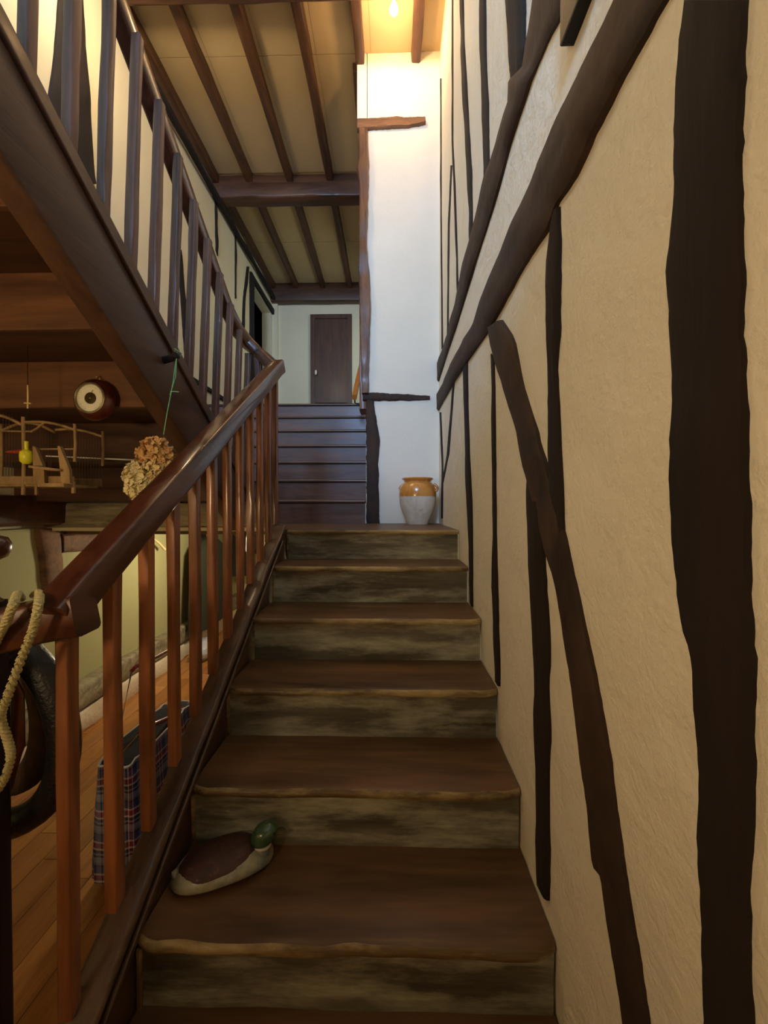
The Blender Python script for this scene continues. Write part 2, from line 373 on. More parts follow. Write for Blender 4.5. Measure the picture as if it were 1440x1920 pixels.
# ground floor part of the left wall under the stairs
lg = struct('wall_left_lower', MB().box(XL, XL+.02, .3, 4.88, ZF, -.12), M['plaster_green'])
child(MB().beam((XL+.05, .3, -1.19), (XL+.05, 4.85, -1.19), .10, .16, .02, 30, .02), 'sole_plate', M['grey_beam'], lg, True)
child(MB().beam((XL+.045, .3, -1.345), (XL+.045, 4.85, -1.345), .11, .15, .02, 40, .03, 4), 'limewashed_plinth', M['limewash'], lg, True)
child(MB().beam((XL+.06, .5, -.02), (XL+.06, 2.30, -.02), .14, .17, .03, 20, .02, 2), 'wall_beam', M['soffit_dark'], lg, True)
child(timber([(62,990),(70,1030),(75,1070),(78,1110),(80,1170)], [(106,990),(110,1030),(113,1070),(118,1110),(122,1170)], 'XL', XL+.02, .03, 14, seed=70), 'stud', M['timber_wx'], lg, True)
child(timber([(111,1001),(150,1001),(200,1001),(240,1003)], [(111,1036),(150,1034),(200,1030),(240,1020)], 'XL', XL+.02, .03, 10, seed=71), 'wall_rail', M['timber_wx'], lg, True)
struct('wall_under_landing', MB().box(XL, -.62, 4.88, 4.95, ZF, ZH), M['plaster_smooth'])
# wall behind the camera, with the upstairs window that lights the stairwell
bk = MB()
bk.box(XL, XR, YB-.15, YB, ZF, 2.12); bk.box(XL, XR, YB-.15, YB, 3.12, ZC); bk.box(XL, -1.50, YB-.15, YB, 2.12, 3.12); bk.box(-.40, XR, YB-.15, YB, 2.12, 3.12)
struct('wall_front', bk, M['plaster'])
wf = MB()
for a in (-1.50, -.97, -.44): wf.box(a, a+.04, YB-.1, YB-.05, 2.12, 3.12)
wf.box(-1.46, -.44, YB-.1, YB-.05, 2.12, 2.17); wf.box(-1.46, -.44, YB-.1, YB-.05, 3.07, 3.12)
struct('window_1', wf, M['timber'])

# ceiling: plaster, joists running back, cross beams
ce = struct('ceiling', MB().box(XL, XR, YB, YE, ZC, ZC+.12), M['ceil'])
for a, b in ((2.7, YW-.003), (YW+.003, 4.30), (4.48, 5.42), (5.426, 6.40)):
    for i in range(5):
        x0 = -1.98+.452*i; x1 = x0+.452
        if a < 3 or x0 < -.3: child(MB().box(x0+.001, min(x1, XR)-.001, a, b, ZC-.006, ZC+.01), 'ceiling_panel', M['ceil'], ce)
for i, x in enumerate((-1.985, -1.60, -1.147, -.695, -.262, .20)):
    y1 = YW if x > 0 else YE-.12
    if i == 4: 
        child(MB().beam((x, 2.7, 3.715), (x, YW+.05, 3.715), .075, .1, .01, 10, .008, i), 'joist', M['joist'], ce, True)
        child(MB().beam((x-.03, YW+.06, 3.715), (x-.03, YE-.1, 3.715), .075, .09, .01, 16, .008, i), 'joist', M['joist'], ce, True)
        continue
    child(MB().beam((x, 2.7, 3.715), (x, y1, 3.715), .078, .1, .012, 20, .01, i), 'joist', M['joist'], ce, True)
child(MB().beam((XL, 2.60, 3.68), (XR, 2.60, 3.68), .28, .22, .02, 16, .012), 'cross_beam', M['beam_x'], ce, True)
child(MB().beam((XL, 4.40, 3.63), (-.2, 4.40, 3.63), .16, .25, .02, 16, .012, 3), 'cross_beam', M['beam_x'], ce, True)
child(MB().beam((XL, 6.47, 3.61), (-.2, 6.47, 3.61), .14, .3, .01, 10, .008, 5), 'cross_beam', M['beam_x'], ce, True)
child(MB().box(-.36, -.285, 4.33, 4.47, 3.15, 3.55, .02), 'bracket', M['beam_x'], ce)
child(MB().beam((XL+.06, 2.7, 3.50), (XL+.06, YE-.1, 3.50), .05, .05, .01, 20, .015, 9), 'wall_plate', M['timber'], ce, True)

# upstairs floors
struct('floor_hall', MB().box(XL, -.205, 4.36, YE, ZH-.12, ZH), M['tread_up'])
fu = MB(); fu.box(-.84, XR, YB, -.08, 1.20, 1.32); fu.box(XL, -.84, YB, .40, 1.20, 1.32)
struct('floor_upper', fu, M['soffit_dark'])

# ground floor with its honey parquet, laid in staggered boards running back
fl = struct('floor', MB().box(XL-.0, XR, YB, 4.88, ZF-.1, ZF-.012), M['soffit_dark'])
meshes = {}
PW = .125
x = XL; r_ = 0
while x < -.62:
    off = random.uniform(0, .5); y = YB - off if False else .0 - off; 
    xx1 = min(x+PW, -.62)
    while y < 4.86:
        ln = .5
        y0, y1 = max(y, -.1), min(y+ln, 4.87)
        if y1 - y0 > .03:
            child(MB().box(x+.001, xx1-.001, y0+.001, y1-.001, ZF-.012, ZF+random.uniform(-.0006, .0006)), 'plank', M[random.choice(['parquet', 'parquet2', 'parquet3', 'parquet'])], fl)
        y += ln
    x += PW; r_ += 1
child(MB().box(XL, XR, YB, -.1, ZF-.012, ZF), 'boards', M['parquet'], fl)
child(MB().box(-.62, XR, -.1, .66, ZF-.012, ZF), 'boards', M['parquet'], fl)

# ------------------------------------------------------------------ main staircase
TR = [(.62, -1.22), (.885, -1.045), (1.139, -.86), (1.395, -.675), (1.655, -.49), (1.94, -.305), (2.22, -.135)]
XS0, XS1 = -.618, .393
st = thing('staircase', (-.11, .64, ZF), 'worn brown wooden stair with scuffed, sheen-painted risers climbing beside the timbered cream wall', 'staircase')
def board(y0, y1, z0, z1, x0, x1, seed, amp=.004, rnd=.010, n=30, cut=0):
    rings = []
    for i in range(n+1):
        x = x0 + (x1-x0)*i/n
        wv = noise.noise(Vector((x*3.0, seed*2.7, 0)))*amp*1.6 + noise.noise(Vector((x*11, seed*5.7, 3)))*amp
        wz = noise.noise(Vector((x*4.0, seed*1.7, 9)))*amp*.5
        e = 0
        if cut: 
            dx = min(i, n-i)/n
            if dx < .04: e = cut*(1-dx/.04)
        yf = y0 + wv + e
        t = z1-z0
        rings.append([Vector((x, yf+rnd*.3, z0+.0)), Vector((x, yf, z0+t*.35)), Vector((x, yf+rnd*.08, z0+t*.7+wz)), Vector((x, yf+rnd*.6, z1-t*.06+wz)), Vector((x, yf+rnd*1.8, z1+wz*.6)), Vector((x, (y0+y1)/2, z1)), Vector((x, y1, z1)), Vector((x, y1, z0))])
    return MB().loft(rings)
for i, (D, z) in enumerate(TR):
    D2 = TR[i+1][0]+.03 if i < 6 else YW
    top = i == 6
    # the sloped-back top board and its scuffed front edge
    bd = board(D, D2, z-.022, z, XS0-(.0 if top else 0), XS1, i+1, .005, .014, cut=.02)
    tr = child(bd, 'tread', M['tread'], st, True)
    e = MB(); rings = []
    for k in range(41):
        x = XS0 + .002 + (XS1-XS0-.004)*k/40
        wv = noise.noise(Vector((x*3.0, (i+1)*2.7, 0)))*.008 + noise.noise(Vector((x*11, (i+1)*5.7, 3)))*.005
        wear = .005 + .006*noise.noise(Vector((x*9, i*3.1, 5)))
        dx = min(k, 40-k)/40; c = .02*(1-dx/.04) if dx < .04 else 0
        yf = D + wv - .0025 + c
        rings.append([Vector((x, yf+.004, z-.0225)), Vector((x, yf, z-.015)), Vector((x, yf+.001, z-.008)), Vector((x, yf+.006, z-.0005)), Vector((x, yf+.006+wear, z+.0012)), Vector((x, yf+.02, z-.014)), Vector((x, yf+.02, z-.0225))])
    tag(child(MB().loft(rings), 'nosing', M['tread_edge'], st, True), 'pale scuffed front edge of a tread')
    zb = TR[i-1][1] if i else ZF
    rb = MB(); n, m = 24, 6; vs = []; fs = []
    for a in range(m+1):
        for b in range(n+1):
            x = XS0+.008 + (XS1-XS0-.012)*b/n; zz = zb + (z-.022-zb)*a/m
            yy = D+.022 + noise.noise(Vector((x*5, zz*9, i*4)))*.005
            vs.append(Vector((x, yy, zz)))
    for a in range(m):
        for b in range(n): fs.append((a*(n+1)+b, a*(n+1)+b+1, (a+1)*(n+1)+b+1, (a+1)*(n+1)+b))
    k0 = len(vs)
    for q in list(vs): vs.append(q + Vector((0, .02, 0)))
    fs += [tuple(k0+j for j in f)[::-1] for f in fs]
    bo = [b for b in range(n+1)] + [a*(n+1)+n for a in range(1, m+1)] + [m*(n+1)+b for b in range(n-1, -1, -1)] + [a*(n+1) for a in range(m-1, 0, -1)]
    for q in range(len(bo)):
        a_, b_ = bo[q], bo[(q+1) % len(bo)]; fs.append((a_, b_, b_+k0, a_+k0))
    rb.add(vs, fs); child(rb, 'riser', M['riser'], st, True)
    child(MB().beam((XS0+.006, D+.016, zb), (XS0+.006, D+.016, z-.024), .010, .010, .002, 8, .002, i, up=(0,1,0), freq=12), 'end_bead', M['tread_edge'], st)
# left part of the landing and the face of the space below it
child(MB().box(XL, XS0, 2.30, 3.12, -.165, -.135), 'landing_board', M['tread'], st)
# lower stringer, worn and moulded
def sl(D, off=0): return -1.60*1.0 + .674*D + off
sg = MB(); sg.path([(-.652, .30, sl(.30)-.19), (-.652, 1.0, sl(1.0)-.19), (-.652, 1.6, sl(1.6)-.19), (-.652, 2.24, sl(2.24)-.19)], .056, .30, .008, .004, 3)
child(sg, 'stringer', M['stringer'], st, True)
sg = MB(); pts = [(-.650, .30+k*.1, sl(.30+k*.1)+.008) for k in range(20)]
sg.path(pts, .078, .026, .012, .006, 5, freq=8)
child(sg, 'stringer_cap', M['stringer'], st, True)
sg = MB().path([(-.617+.004, .34+k*.1, sl(.34+k*.1)-.035) for k in range(19)], .012, .02, .005, .003, 6, freq=9)
child(sg, 'moulding', M['stringer'], st, True)
# boarding under the flight, on the side of the room
vs = [(-.655, .66, ZF), (-.655, 2.28, ZF), (-.655, 2.28, -.17), (-.655, 2.1, sl(2.1)-.3), (-.655, .9, sl(.9)-.3)]
sk = MB(); sk.add(vs + [(x+.02, y, z) for x, y, z in vs], [(0,1,2,3,4), (9,8,7,6,5)] + [(k, (k+1)%5, (k+1)%5+5, k+5) for k in range(5)])
child(sk, 'side_panel', M['soffit_dark'], st)
child(MB().beam((-.645, 2.34, ZF), (-.645, 2.34, -.17), .06, .06), 'support_post', M['timber'], st)

# ------------------------------------------------------------------ lower railing
rl = thing('stair_railing', (-.66, .7, ZF), 'varnished red-brown railing with square balusters along the left side of the lower stair', 'railing')
bx = -.674
def lr(D): return -.728+.695*D
for k in range(12):
    D = .775 + .1295*k
    z0 = sl(D)+.015; z1 = lr(D)-.01
    if k == 0: z0 = ZF
    wd = .030
    child(MB().beam((bx+random.uniform(-.002,.002), D, z0), (bx, D, z1), wd, wd, .004, 7, .004, k+3, up=(0,1,0)), 'baluster', M['baluster'], rl, True)
rail = MB(); rail.path([(-.665, .735, lr(.735)-.005)]+[(-.665, .8+.14*k, lr(.8+.14*k)) for k in range(11)]+[(-.662, 2.245, lr(2.24)+.0)], .068, .076, .009, .002, 2)
child(rail, 'handrail', M['rail'], rl, True)
rail = MB(); rail.path([(-.625, .765, -.215), (-.70, .758, -.228), (-.80, .735, -.25), (-.98, .70, -.27)], .07, .085, .010, .003, 4)
child(rail, 'handrail_return', M['rail'], rl, True)
nw = MB().beam((-.888, .80, ZF), (-.888, .80, -.205), .07, .07, .008, 6, .002, up=(0,1,0))
child(nw, 'newel_post', wood('dark_newel', (22, 14, 11), (44, 28, 20), 'Z', .5, .2), rl, True)
child(MB().lathe([(.0, -.205), (.030, -.204), (.016, -.19), (.012, -.130), (.020, -.116), (.036, -.108), (.042, -.095), (.043, -.080), (.036, -.066), (.018, -.060), (0, -.059)], (-.872, .80, 0), 24), 'finial', M['rail'], rl, True)

# ------------------------------------------------------------------ flight going back over the camera's left, and its railing
def ns(z): return (1.60-z)/.674
rf = thing('staircase', (-1.45, 2.3, -.135), 'return flight of brown wooden steps overhead at the left, seen from underneath', 'staircase')
XT0, XT1 = XL+.005, -.93
for k in range(1, 9):
    z = -.12+.18*k; D = ns(z); 
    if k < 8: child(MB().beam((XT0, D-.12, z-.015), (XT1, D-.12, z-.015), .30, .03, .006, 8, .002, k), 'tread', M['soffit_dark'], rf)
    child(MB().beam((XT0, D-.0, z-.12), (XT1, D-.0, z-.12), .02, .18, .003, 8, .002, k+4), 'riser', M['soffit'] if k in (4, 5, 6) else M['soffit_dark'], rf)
def su(D): return 1.68-.674*D
s2 = MB().path([(-.897, .42+.19*k, su(.42+.19*k)-.17) for k in range(12)], .074, .283, .010, .003, 7)
child(s2, 'stringer', M['stringer_up'], rf, True)
s2 = MB().path([(-.855, .42+.19*k, su(.42+.19*k)-.075) for k in range(12)], .012, .012, .003, .001, 7)
child(s2, 'moulding', M['stringer_up'], rf, True)
child(MB().beam((XL+.005, 2.235, -.045), (-.70, 2.235, -.045), .09, .15, .02, 24, .012, 4), 'header_beam', M['grey_beam'], rf, True, 'grey limed beam at the foot of the flight')
child(MB().beam((XL+.005, 2.225, -.128), (-.70, 2.225, -.128), .07, .024, .004, 12, .003, 4), 'trim_strip', plain('cream_paint', (206, 196, 158), .5), rf)

r2 = thing('stair_railing', (-.86, 2.4, -.135), 'dark varnished railing with square balusters climbing overhead on the return flight', 'railing')
for k in range(13):
    D = .795+.1222*k
    if D > 2.32: break
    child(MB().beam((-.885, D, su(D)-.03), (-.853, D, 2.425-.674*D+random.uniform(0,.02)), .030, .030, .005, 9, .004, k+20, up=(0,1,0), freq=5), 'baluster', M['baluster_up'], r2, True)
def ur(D): return 2.475-.674*D
child(MB().path([(-.895, .45+.165*k, ur(.45+.165*k)) for k in range(11)], .056, .076, .010, .003, 8), 'handrail', M['rail'], r2, True)
child(MB().path([(-.895, 2.08, ur(2.08)), (-.885, 2.18, ur(2.18)+.01), (-.845, 2.245, .965), (-.76, 2.245, .89), (-.668, 2.20, .80)], .064, .07, .014, .002, 8), 'handrail_bend', M['rail'], r2, True)
child(MB().beam((-.70, 2.30, -.135), (-.70, 2.22, .80), .032, .032, .004, 5, .002, up=(0,1,0)), 'baluster', M['baluster_up'], r2, True)
child(MB().beam((-.79, 2.42, -.135), (-.79, 2.24, .88), .032, .032, .004, 5, .002, up=(0,1,0)), 'baluster', M['baluster_up'], r2, True)

# ------------------------------------------------------------------ straight upper flight to the hall
uf = thing('staircase', (-1.1, 3.1, -.135), 'upper straight flight of dark polished steps leading to the hall with the brown door', 'staircase')
for k in range(1, 8):
    z = -.12+.18*k; D = 3.11+.182*(k-1)
    child(MB().beam((XL+.005, D+.012, z-.115), (-.215, D+.012, z-.115), .02, .18, .002, 4), 'riser', M['riser_up'], uf)
    y1 = D+.2 if k < 7 else 4.36
    t = MB(); yc = (D-.018+y1)/2
    t.beam((XL+.005, yc, z-.013), (-.215, yc, z-.013), y1-D+.018, .026, .009, 4)
    child(t, 'tread', M['tread_up'], uf, True)
    
# small pine handrail on the wall of the upper flight
hr = thing('wall_handrail', (-.33, 3.6, 1.0), 'short orange pine handrail on a black bracket beside the crooked post up the steps', 'handrail')
child(MB().path([(-.345, 3.55, 1.02), (-.345, 3.95, 1.33), (-.345, 4.7, 1.86)], .045, .05, .012), 'rail_bar', M['orange'], hr, True)
child(MB().tube([(-.345, 3.60, 1.04), (-.345, 3.60, .985), (-.33, 3.60, .975), (-.225, 3.60, .975), (-.208, 3.60, .985)], .007, 8), 'bracket', M['black'], hr, True)

# ------------------------------------------------------------------ hall door
d0, d1 = onY(583, 592, YE), onY(660, 592, YE)
dz = d0.z
dr = bpy.data.objects.new('door_1', None); COL.objects.link(dr); dr.location = (d0.x, YE, ZH+EZ); dr['kind'] = 'structure'
tag(dr, 'dark brown hall door with white knob at the top of the stairs')
fr = MB(); X0, X1 = d0.x, d1.x; fw = .075
fr.box(X0, X0+fw, YE-.05, YE, ZH, dz); fr.box(X1-fw, X1, YE-.05, YE, ZH, dz); fr.box(X0+fw, X1-fw, YE-.05, YE, dz-.07, dz); fr.box(X0+fw, X1-fw, YE-.05, YE, ZH, ZH+.2); fr.box(X0+fw, X1-fw, YE-.05, YE, 1.78, 1.86)
child(fr, 'door_frame', M['door'], dr)
child(MB().box(X0+fw, X1-fw, YE-.03, YE-.004, 1.86, dz-.07, .004), 'panel', M['door'], dr)
child(MB().box(X0+fw, X1-fw, YE-.03, YE-.004, ZH+.2, 1.78, .004), 'panel', M['door'], dr)
kb = onY(592, 698, YE-.09)
child(MB().ball((kb.x, YE-.085, kb.z), .02, .02, .045, 14, 8), 'door_knob', plain('white_porcelain', (235, 225, 205), .2), dr, True, 'white door knob')

# beam stub sticking out of the right wall at the top
tag(MB().beam((XR+.02, .79, 1.175), (XR-.028, .79, 1.175), .13, .34, .006, 3, .003, up=(0,0,1)).build('beam_stub', M['black']), 'black end of a beam jutting from the right wall above the diagonal braces', 'beam')

# ------------------------------------------------------------------ bulb
lb = thing('light_bulb', (.016, 2.80, 3.52), 'lit bare light bulb under the ceiling at the top of the stairwell', 'light bulb')
em = bpy.data.materials.new('bulb_glow'); em.use_nodes = True; bb = em.node_tree.nodes['Principled BSDF']
bb.inputs['Emission Color'].default_value = (1, .82, .55, 1); bb.inputs['Emission Strength'].default_value = 30
g = MB().lathe([(0, 3.557), (.014, 3.560), (.026, 3.575), (.030, 3.592), (.026, 3.612), (.015, 3.635), (.013, 3.648), (0, 3.65)], (.016, 2.80, 0), 20)
child(g, 'glass', em, lb, True)
child(MB().lathe([(0, 3.645), (.017, 3.645), (.017, 3.70), (.02, 3.755), (0, 3.757)], (.016, 2.80, 0), 16), 'socket', plain('brass', (150, 110, 50), .35, .9), lb, True)

# ------------------------------------------------------------------ confit pot on the landing
pc = onZ(783, 979, -.135); px_, py_ = pc.x, 3.02
px_ = onY(783, 940, 3.02).x
pot = thing('stoneware_pot', (px_, py_, -.135), 'old confit pot with ochre glazed top and bare grey belly standing on the landing', 'pot')
zt = onY(783, 896, 3.0).z; k = (zt+.135)
prof = lambda a: [(r*k, -.135+h*k) for r, h in a]
ochre = wood('ochre_glaze', (188, 120, 48), (224, 160, 80), 'N', .18, .7, .08)
grey = wood('bare_clay', (190, 184, 172), (226, 220, 208), 'N', .75, 0, .3, scuff=(150, 138, 122), scuff_amt=.15, sscale=14)
child(MB().lathe(prof([(0, 0.0), (.23, 0), (.245, .02), (.27, .12), (.34, .28), (.385, .42), (.395, .54), (.396, .60), (.3, .60), (0, .60)]), (px_, py_, 0), 40), 'belly', grey, pot, True)
child(MB().lathe(prof([(.36, .595), (.40, .598), (.402, .66), (.39, .76), (.36, .84), (.31, .89), (.29, .92), (.31, .95), (.335, .965), (.34, .985), (.325, 1.0), (.29, 1.0), (.275, .97), (.30, .85), (.34, .70), (.34, .6)]), (px_, py_, 0), 40), 'glazed_neck', ochre, pot, True)
for s in (-.25, math.pi-.5):
    pts = []
    for q in range(9):
        t = math.pi*q/8; rr_ = k*(.35+.085*math.sin(t)); pts.append((px_+rr_*math.cos(s), py_+rr_*math.sin(s), -.135+k*(.68+.19*(1-q/8))))
    child(MB().tube(pts, .028*k, 10), 'handle', ochre, pot, True)

# ------------------------------------------------------------------ duck decoy on the sixth tread
zt = -1.045
dc = onZ(408, 1652, zt)
duck = thing('duck_decoy', (dc.x, dc.y+.03, zt), 'painted wooden mallard decoy with green head and white neck ring on the stair tread', 'decoy')
ang = math.radians(24); ca, sa = math.cos(ang), math.sin(ang)
cx, cyy = dc.x+.004, dc.y+.035
def dk(u, v, h): return Vector((cx+u*ca-v*sa, cyy+u*sa+v*ca, zt+h))
L_ = .135
def body_rings(h0, h1, inset=0, zoff=0, u0=-1, u1=1):
    rings = []
    for i in range(23):
        t = -1+2*i/22; uu = u0+(u1-u0)*(t+1)/2
        s = max(.03, (1-abs(uu)**2.6))**.5
        wv = .078*s
        ht = .062*max(.12, (1-abs(uu+.05)**3))**.5
        ring = []
        for q in range(20):
            a = 2*math.pi*q/20
            v_ = math.cos(a)*wv*(1-inset); hh = math.sin(a)
            h = ht*.42 + hh*ht*(.62 if hh > 0 else .42)
            h = max(.0, h)
            ring.append((uu*L_*(1-inset*.5), v_, h+zoff))
        rings.append([dk(*p) for p in ring])
    return rings
flank = wood('pale_duck_paint', (128, 124, 100), (176, 172, 148), 'N', .4, .3, .2, scuff=(96, 112, 122), scuff_amt=.35, sscale=14)
back = wood('brown_duck_paint', (34, 16, 12), (70, 38, 30), 'N', .55, .1, .9, scuff=(120, 84, 66), scuff_amt=.1, sscale=30, grain=30)
child(MB().loft(body_rings(0, 1)), 'body', flank, duck, True)
# brown back, a raised shell over the upper body
rings = []
for i in range(21):
    uu = -.86+1.56*i/20; s = max(.02, (1-abs((uu+.08)/.80)**2.8))**.5
    ht = .062*max(.12, (1-abs(uu+.05)**3))**.5; ring = []
    for q in range(15):
        a = math.pi*q/14
        ring.append(dk(uu*L_, math.cos(a)*.075*s*.98, ht*.46+math.sin(a)*ht*.62*(1.03)+.0015))
    ring += [dk(uu*L_, -.03*s, .02), dk(uu*L_, .03*s, .02)]
    rings.append(ring)
child(MB().loft(rings), 'back', back, duck, True)
hd = MB(); 
hx = .103
def hfn(d, q): return q
neck = [dk(hx-.012, -.006, .016), dk(hx-.004, -.010, .036), dk(hx, -.012, .050)]
child(MB().tube(neck, [.040, .031, .025], 16), 'neck', flank, duck, True)
child(MB().tube([dk(hx, -.012, .048), dk(hx+.001, -.012, .054)], .0265, 18), 'neck_ring', plain('white_paint', (225, 222, 208), .4), duck, True, 'white ring round the neck')
green = plain('green_head_paint', (56, 84, 58), .25, 0, .5, .1, 30, .25)
rings = []
for (u, h, r) in [(0, .054, .024), (.002, .063, .030), (.006, .075, .034), (.010, .087, .034), (.014, .098, .029), (.017, .106, .016), (.018, .110, .003)]:
    rings.append([dk(hx+u+math.cos(2*math.pi*q/18)*r*1.12, -.014+math.sin(2*math.pi*q/18)*r*.92, h) for q in range(18)])
child(MB().loft(rings), 'head', green, duck, True)
rings = []
for (u, w_, h, th) in [(.03, .014, .078, .010), (.045, .013, .073, .007), (.060, .014, .069, .005), (.068, .008, .067, .003)]:
    rings.append([dk(hx+u, -.014+math.cos(2*math.pi*q/12)*w_, h+math.sin(2*math.pi*q/12)*th) for q in range(12)])
child(MB().loft(rings), 'bill', plain('bill_paint', (96, 84, 52), .5), duck, True)
for s in (-1, 1): child(MB().ball(tuple(dk(hx+.030, -.014+s*.024, .090)), .004, .004, .004, 10, 6), 'eye', M['black'], duck, True)
child(MB().loft([[dk(-L_*1.0+.03-u*.7, math.cos(2*math.pi*q/10)*w_, .030+u*.1+math.sin(2*math.pi*q/10)*.007) for q in range(10)] for u, w_ in [(0, .03), (.02, .024), (.035, .012), (.042, .003)]]), 'tail', flank, duck, True)

# ------------------------------------------------------------------ peg on the stringer, string, dried hydrangeas
pg = onX(310, 674, -.855)
peg = tag(MB().tube([(-.87, pg.y+.0, pg.z-.004), (-.835, pg.y-.006, pg.z), (-.800, pg.y-.02, pg.z+.004), (-.79, pg.y-.05, pg.z-.002)], [.014, .013, .012, .010], 10).build('wooden_peg', M['timber'], None, True), 'dark wooden peg sticking out of the overhead stringer, green string tied to it', 'peg')
HC = onY(284, 880, 1.36)
bq = thing('dried_hydrangea_bunch', (HC.x, HC.y, HC.z-.13), 'bunch of dried beige hydrangeas hanging by green string from the stringer', 'dried flowers')
px0 = Vector((-.800, pg.y-.02, pg.z+.014)); kn = Vector((HC.x+.045, HC.y, HC.z+.125))
gs = plain('green_string', (120, 196, 150), .7)
ss = MB(); ss.tube([px0, px0.lerp(kn, .35)+Vector((.004, 0, 0)), kn.lerp(px0, .25), kn], .0016, 6)
ss.tube([px0+Vector((.008, -.012, 0)), px0.lerp(kn, .3)+Vector((.010, 0, 0)), px0.lerp(kn, .52)], .0015, 6)
mid = px0.lerp(kn, .48); ss.tube([mid, mid+Vector((.012, 0, .001)), mid+Vector((.030, 0, -.001))], .0018, 6)
ss.tube([px0+Vector((-.012, .01, .01)), px0+Vector((0, -.014, .013)), px0+Vector((.014, .01, .004)), px0+Vector((.0, .014, -.012)), px0+Vector((-.012, .01, .01))], .0018, 6)
child(ss, 'string', gs, bq, True)
pet = [plain('petal_beige', (226, 206, 152), .8, var=.2, bscale=25), plain('petal_brown', (214, 174, 116), .8, var=.3, bscale=25), plain('petal_pale', (236, 222, 170), .8, var=.15, bscale=25)]
rnd = random.Random(5)
for (hx_, hy_, hz_, rr, mi) in [(-.032, .0, -.062, .056, 2), (-.055, .0, -.02, .040, 2), (.018, -.005, .070, .044, 1), (.048, .0, .045, .036, 1), (-.022, .01, .055, .034, 1), (.020, .01, .0, .052, 0), (.065, .01, .005, .035, 0), (.01, .0, -.075, .04, 2)]:
    c_h = HC + Vector((hx_, hy_, hz_)); fm = MB()
    fm.ball(c_h, rr*.72, rr*.62, rr*.72, 12, 8)
    for _ in range(int(1900*rr)):
        d = Vector((rnd.gauss(0, 1), rnd.gauss(0, 1)-.5, rnd.gauss(0, 1))).normalized()
        p = c_h + Vector((d.x*rr, d.y*rr*.85, d.z*rr))*rnd.uniform(.80, 1.05)
        d = (d + Vector((rnd.uniform(-.5,.5), rnd.uniform(-.5,.5), rnd.uniform(-.5,.5)))).normalized()
        t1 = d.cross(Vector((rnd.random(), rnd.random(), rnd.random()))).normalized(); t2 = d.cross(t1)
        for a in range(4):
            th = a*math.pi/2+rnd.uniform(-.2, .2); q_s = rnd.uniform(.009, .013)
            u = t1*math.cos(th)+t2*math.sin(th); v = d.cross(u); cup = rnd.uniform(-.1, .8)
            q = [p-d*q_s*.2]
            for (al, wd_, up_) in ((.35, .42, .1), (.8, .62, .35), (1.15, .30, cup), (1.15, -.30, cup), (.8, -.62, .35), (.35, -.42, .1)):
                q.append(p+u*q_s*al+v*q_s*wd_+d*q_s*up_)
            q.append(p+u*q_s*.75+d*q_s*.05)
            fm.add(q, [(0, 1, 7), (1, 2, 7), (2, 3, 7), (3, 4, 7), (4, 5, 7), (5, 6, 7), (6, 0, 7)])
    child(fm, 'flower_head', pet[mi], bq, True)
sm = MB()
for (dx, dz_) in [(-.03, -.03), (.0, .03), (.03, 0), (.05, -.06), (.075, -.09)]:
    sm.tube([kn, kn+Vector((0, .01, -.03)), HC+Vector((dx, .02, dz_))], .0025, 6)
child(sm, 'stems', plain('dry_stem', (96, 66, 40), .8), bq, True)
lf = MB()
for _ in range(26):
    p = HC + Vector((rnd.uniform(.05, .13), rnd.uniform(0, .06), rnd.uniform(-.11, -.0)))
    u = Vector((rnd.gauss(0, 1), rnd.gauss(0, 1), rnd.gauss(0, 1))).normalized(); v = u.cross(Vector((.3, 1, .2))).normalized(); s = rnd.uniform(.016, .028)
    w_ = u.cross(v)
    lf.add([p-u*s, p+v*s*.5+w_*s*.2, p+u*s, p-v*s*.5+w_*s*.3, p+w_*s*.1], [(0, 1, 4), (1, 2, 4), (2, 3, 4), (3, 0, 4)])
child(lf, 'dry_leaves', plain('dry_leaf', (92, 62, 38), .85, var=.3), bq, True)

# ------------------------------------------------------------------ barometer
RB = ns(.60)-.012     # back face of the fourth riser
bc = onY(168, 746, RB-.05); bc0 = Vector((bc.x, RB, bc.z))
bar = thing('barometer', (bc.x, RB, bc.z), 'round wooden barometer with pale dial hanging under the steps', 'barometer')
rim = wood('mahogany_rim', (52, 18, 12), (88, 34, 22), 'N', .25, .7, .05)
def ly(prof, c): return MB().lathe(prof, c, 44, 'Y')
child(ly([(0, 0), (.060, 0), (.072, -.008), (.080, -.022), (.076, -.034), (.064, -.044), (.058, -.048), (.055, -.044), (0, -.04)], bc0), 'casing', rim, bar, True)
child(ly([(.050, -.042), (.0585, -.046), (.059, -.052), (.054, -.055), (.0505, -.052)], bc0), 'bezel', plain('brass_bezel', (196, 190, 160), .25, .8), bar, True)
dial_o = child(ly([(0, -.041), (.052, -.041), (.052, -.046), (.0235, -.0465), (.0225, -.045), (0, -.045)], bc0), 'dial', plain('cream_dial', (238, 240, 222), .4), bar, True)
child(ly([(0, -.045), (.0215, -.045), (.0215, -.0472), (.019, -.0478), (0, -.047)], bc0), 'mechanism', plain('dark_brass', (70, 58, 36), .35, .7), bar, True)
tk = MB()
for q in range(48):
    a = 2*math.pi*q/48
    if abs(a-1.5*math.pi) < .35: continue
    r0, r1 = (.040, .047) if q % 4 == 0 else (.043, .047); c_, s_ = math.cos(a), math.sin(a); t = .0005
    tk.add([bc0+Vector((c_*r+nn*s_*t, -.0469, s_*r-nn*c_*t)) for r, nn in ((r0, -1), (r0, 1), (r1, 1), (r1, -1))], [(0, 1, 2, 3)])
sub(tk, 'dial_marks', plain('dial_ink', (90, 88, 70), .6), bar, dial_o)
child(MB().beam(bc0+Vector((-.008, -.050, -.018)), bc0+Vector((.012, -.050, .030)), .0016, .001, .0003), 'needle', M['black'], bar)
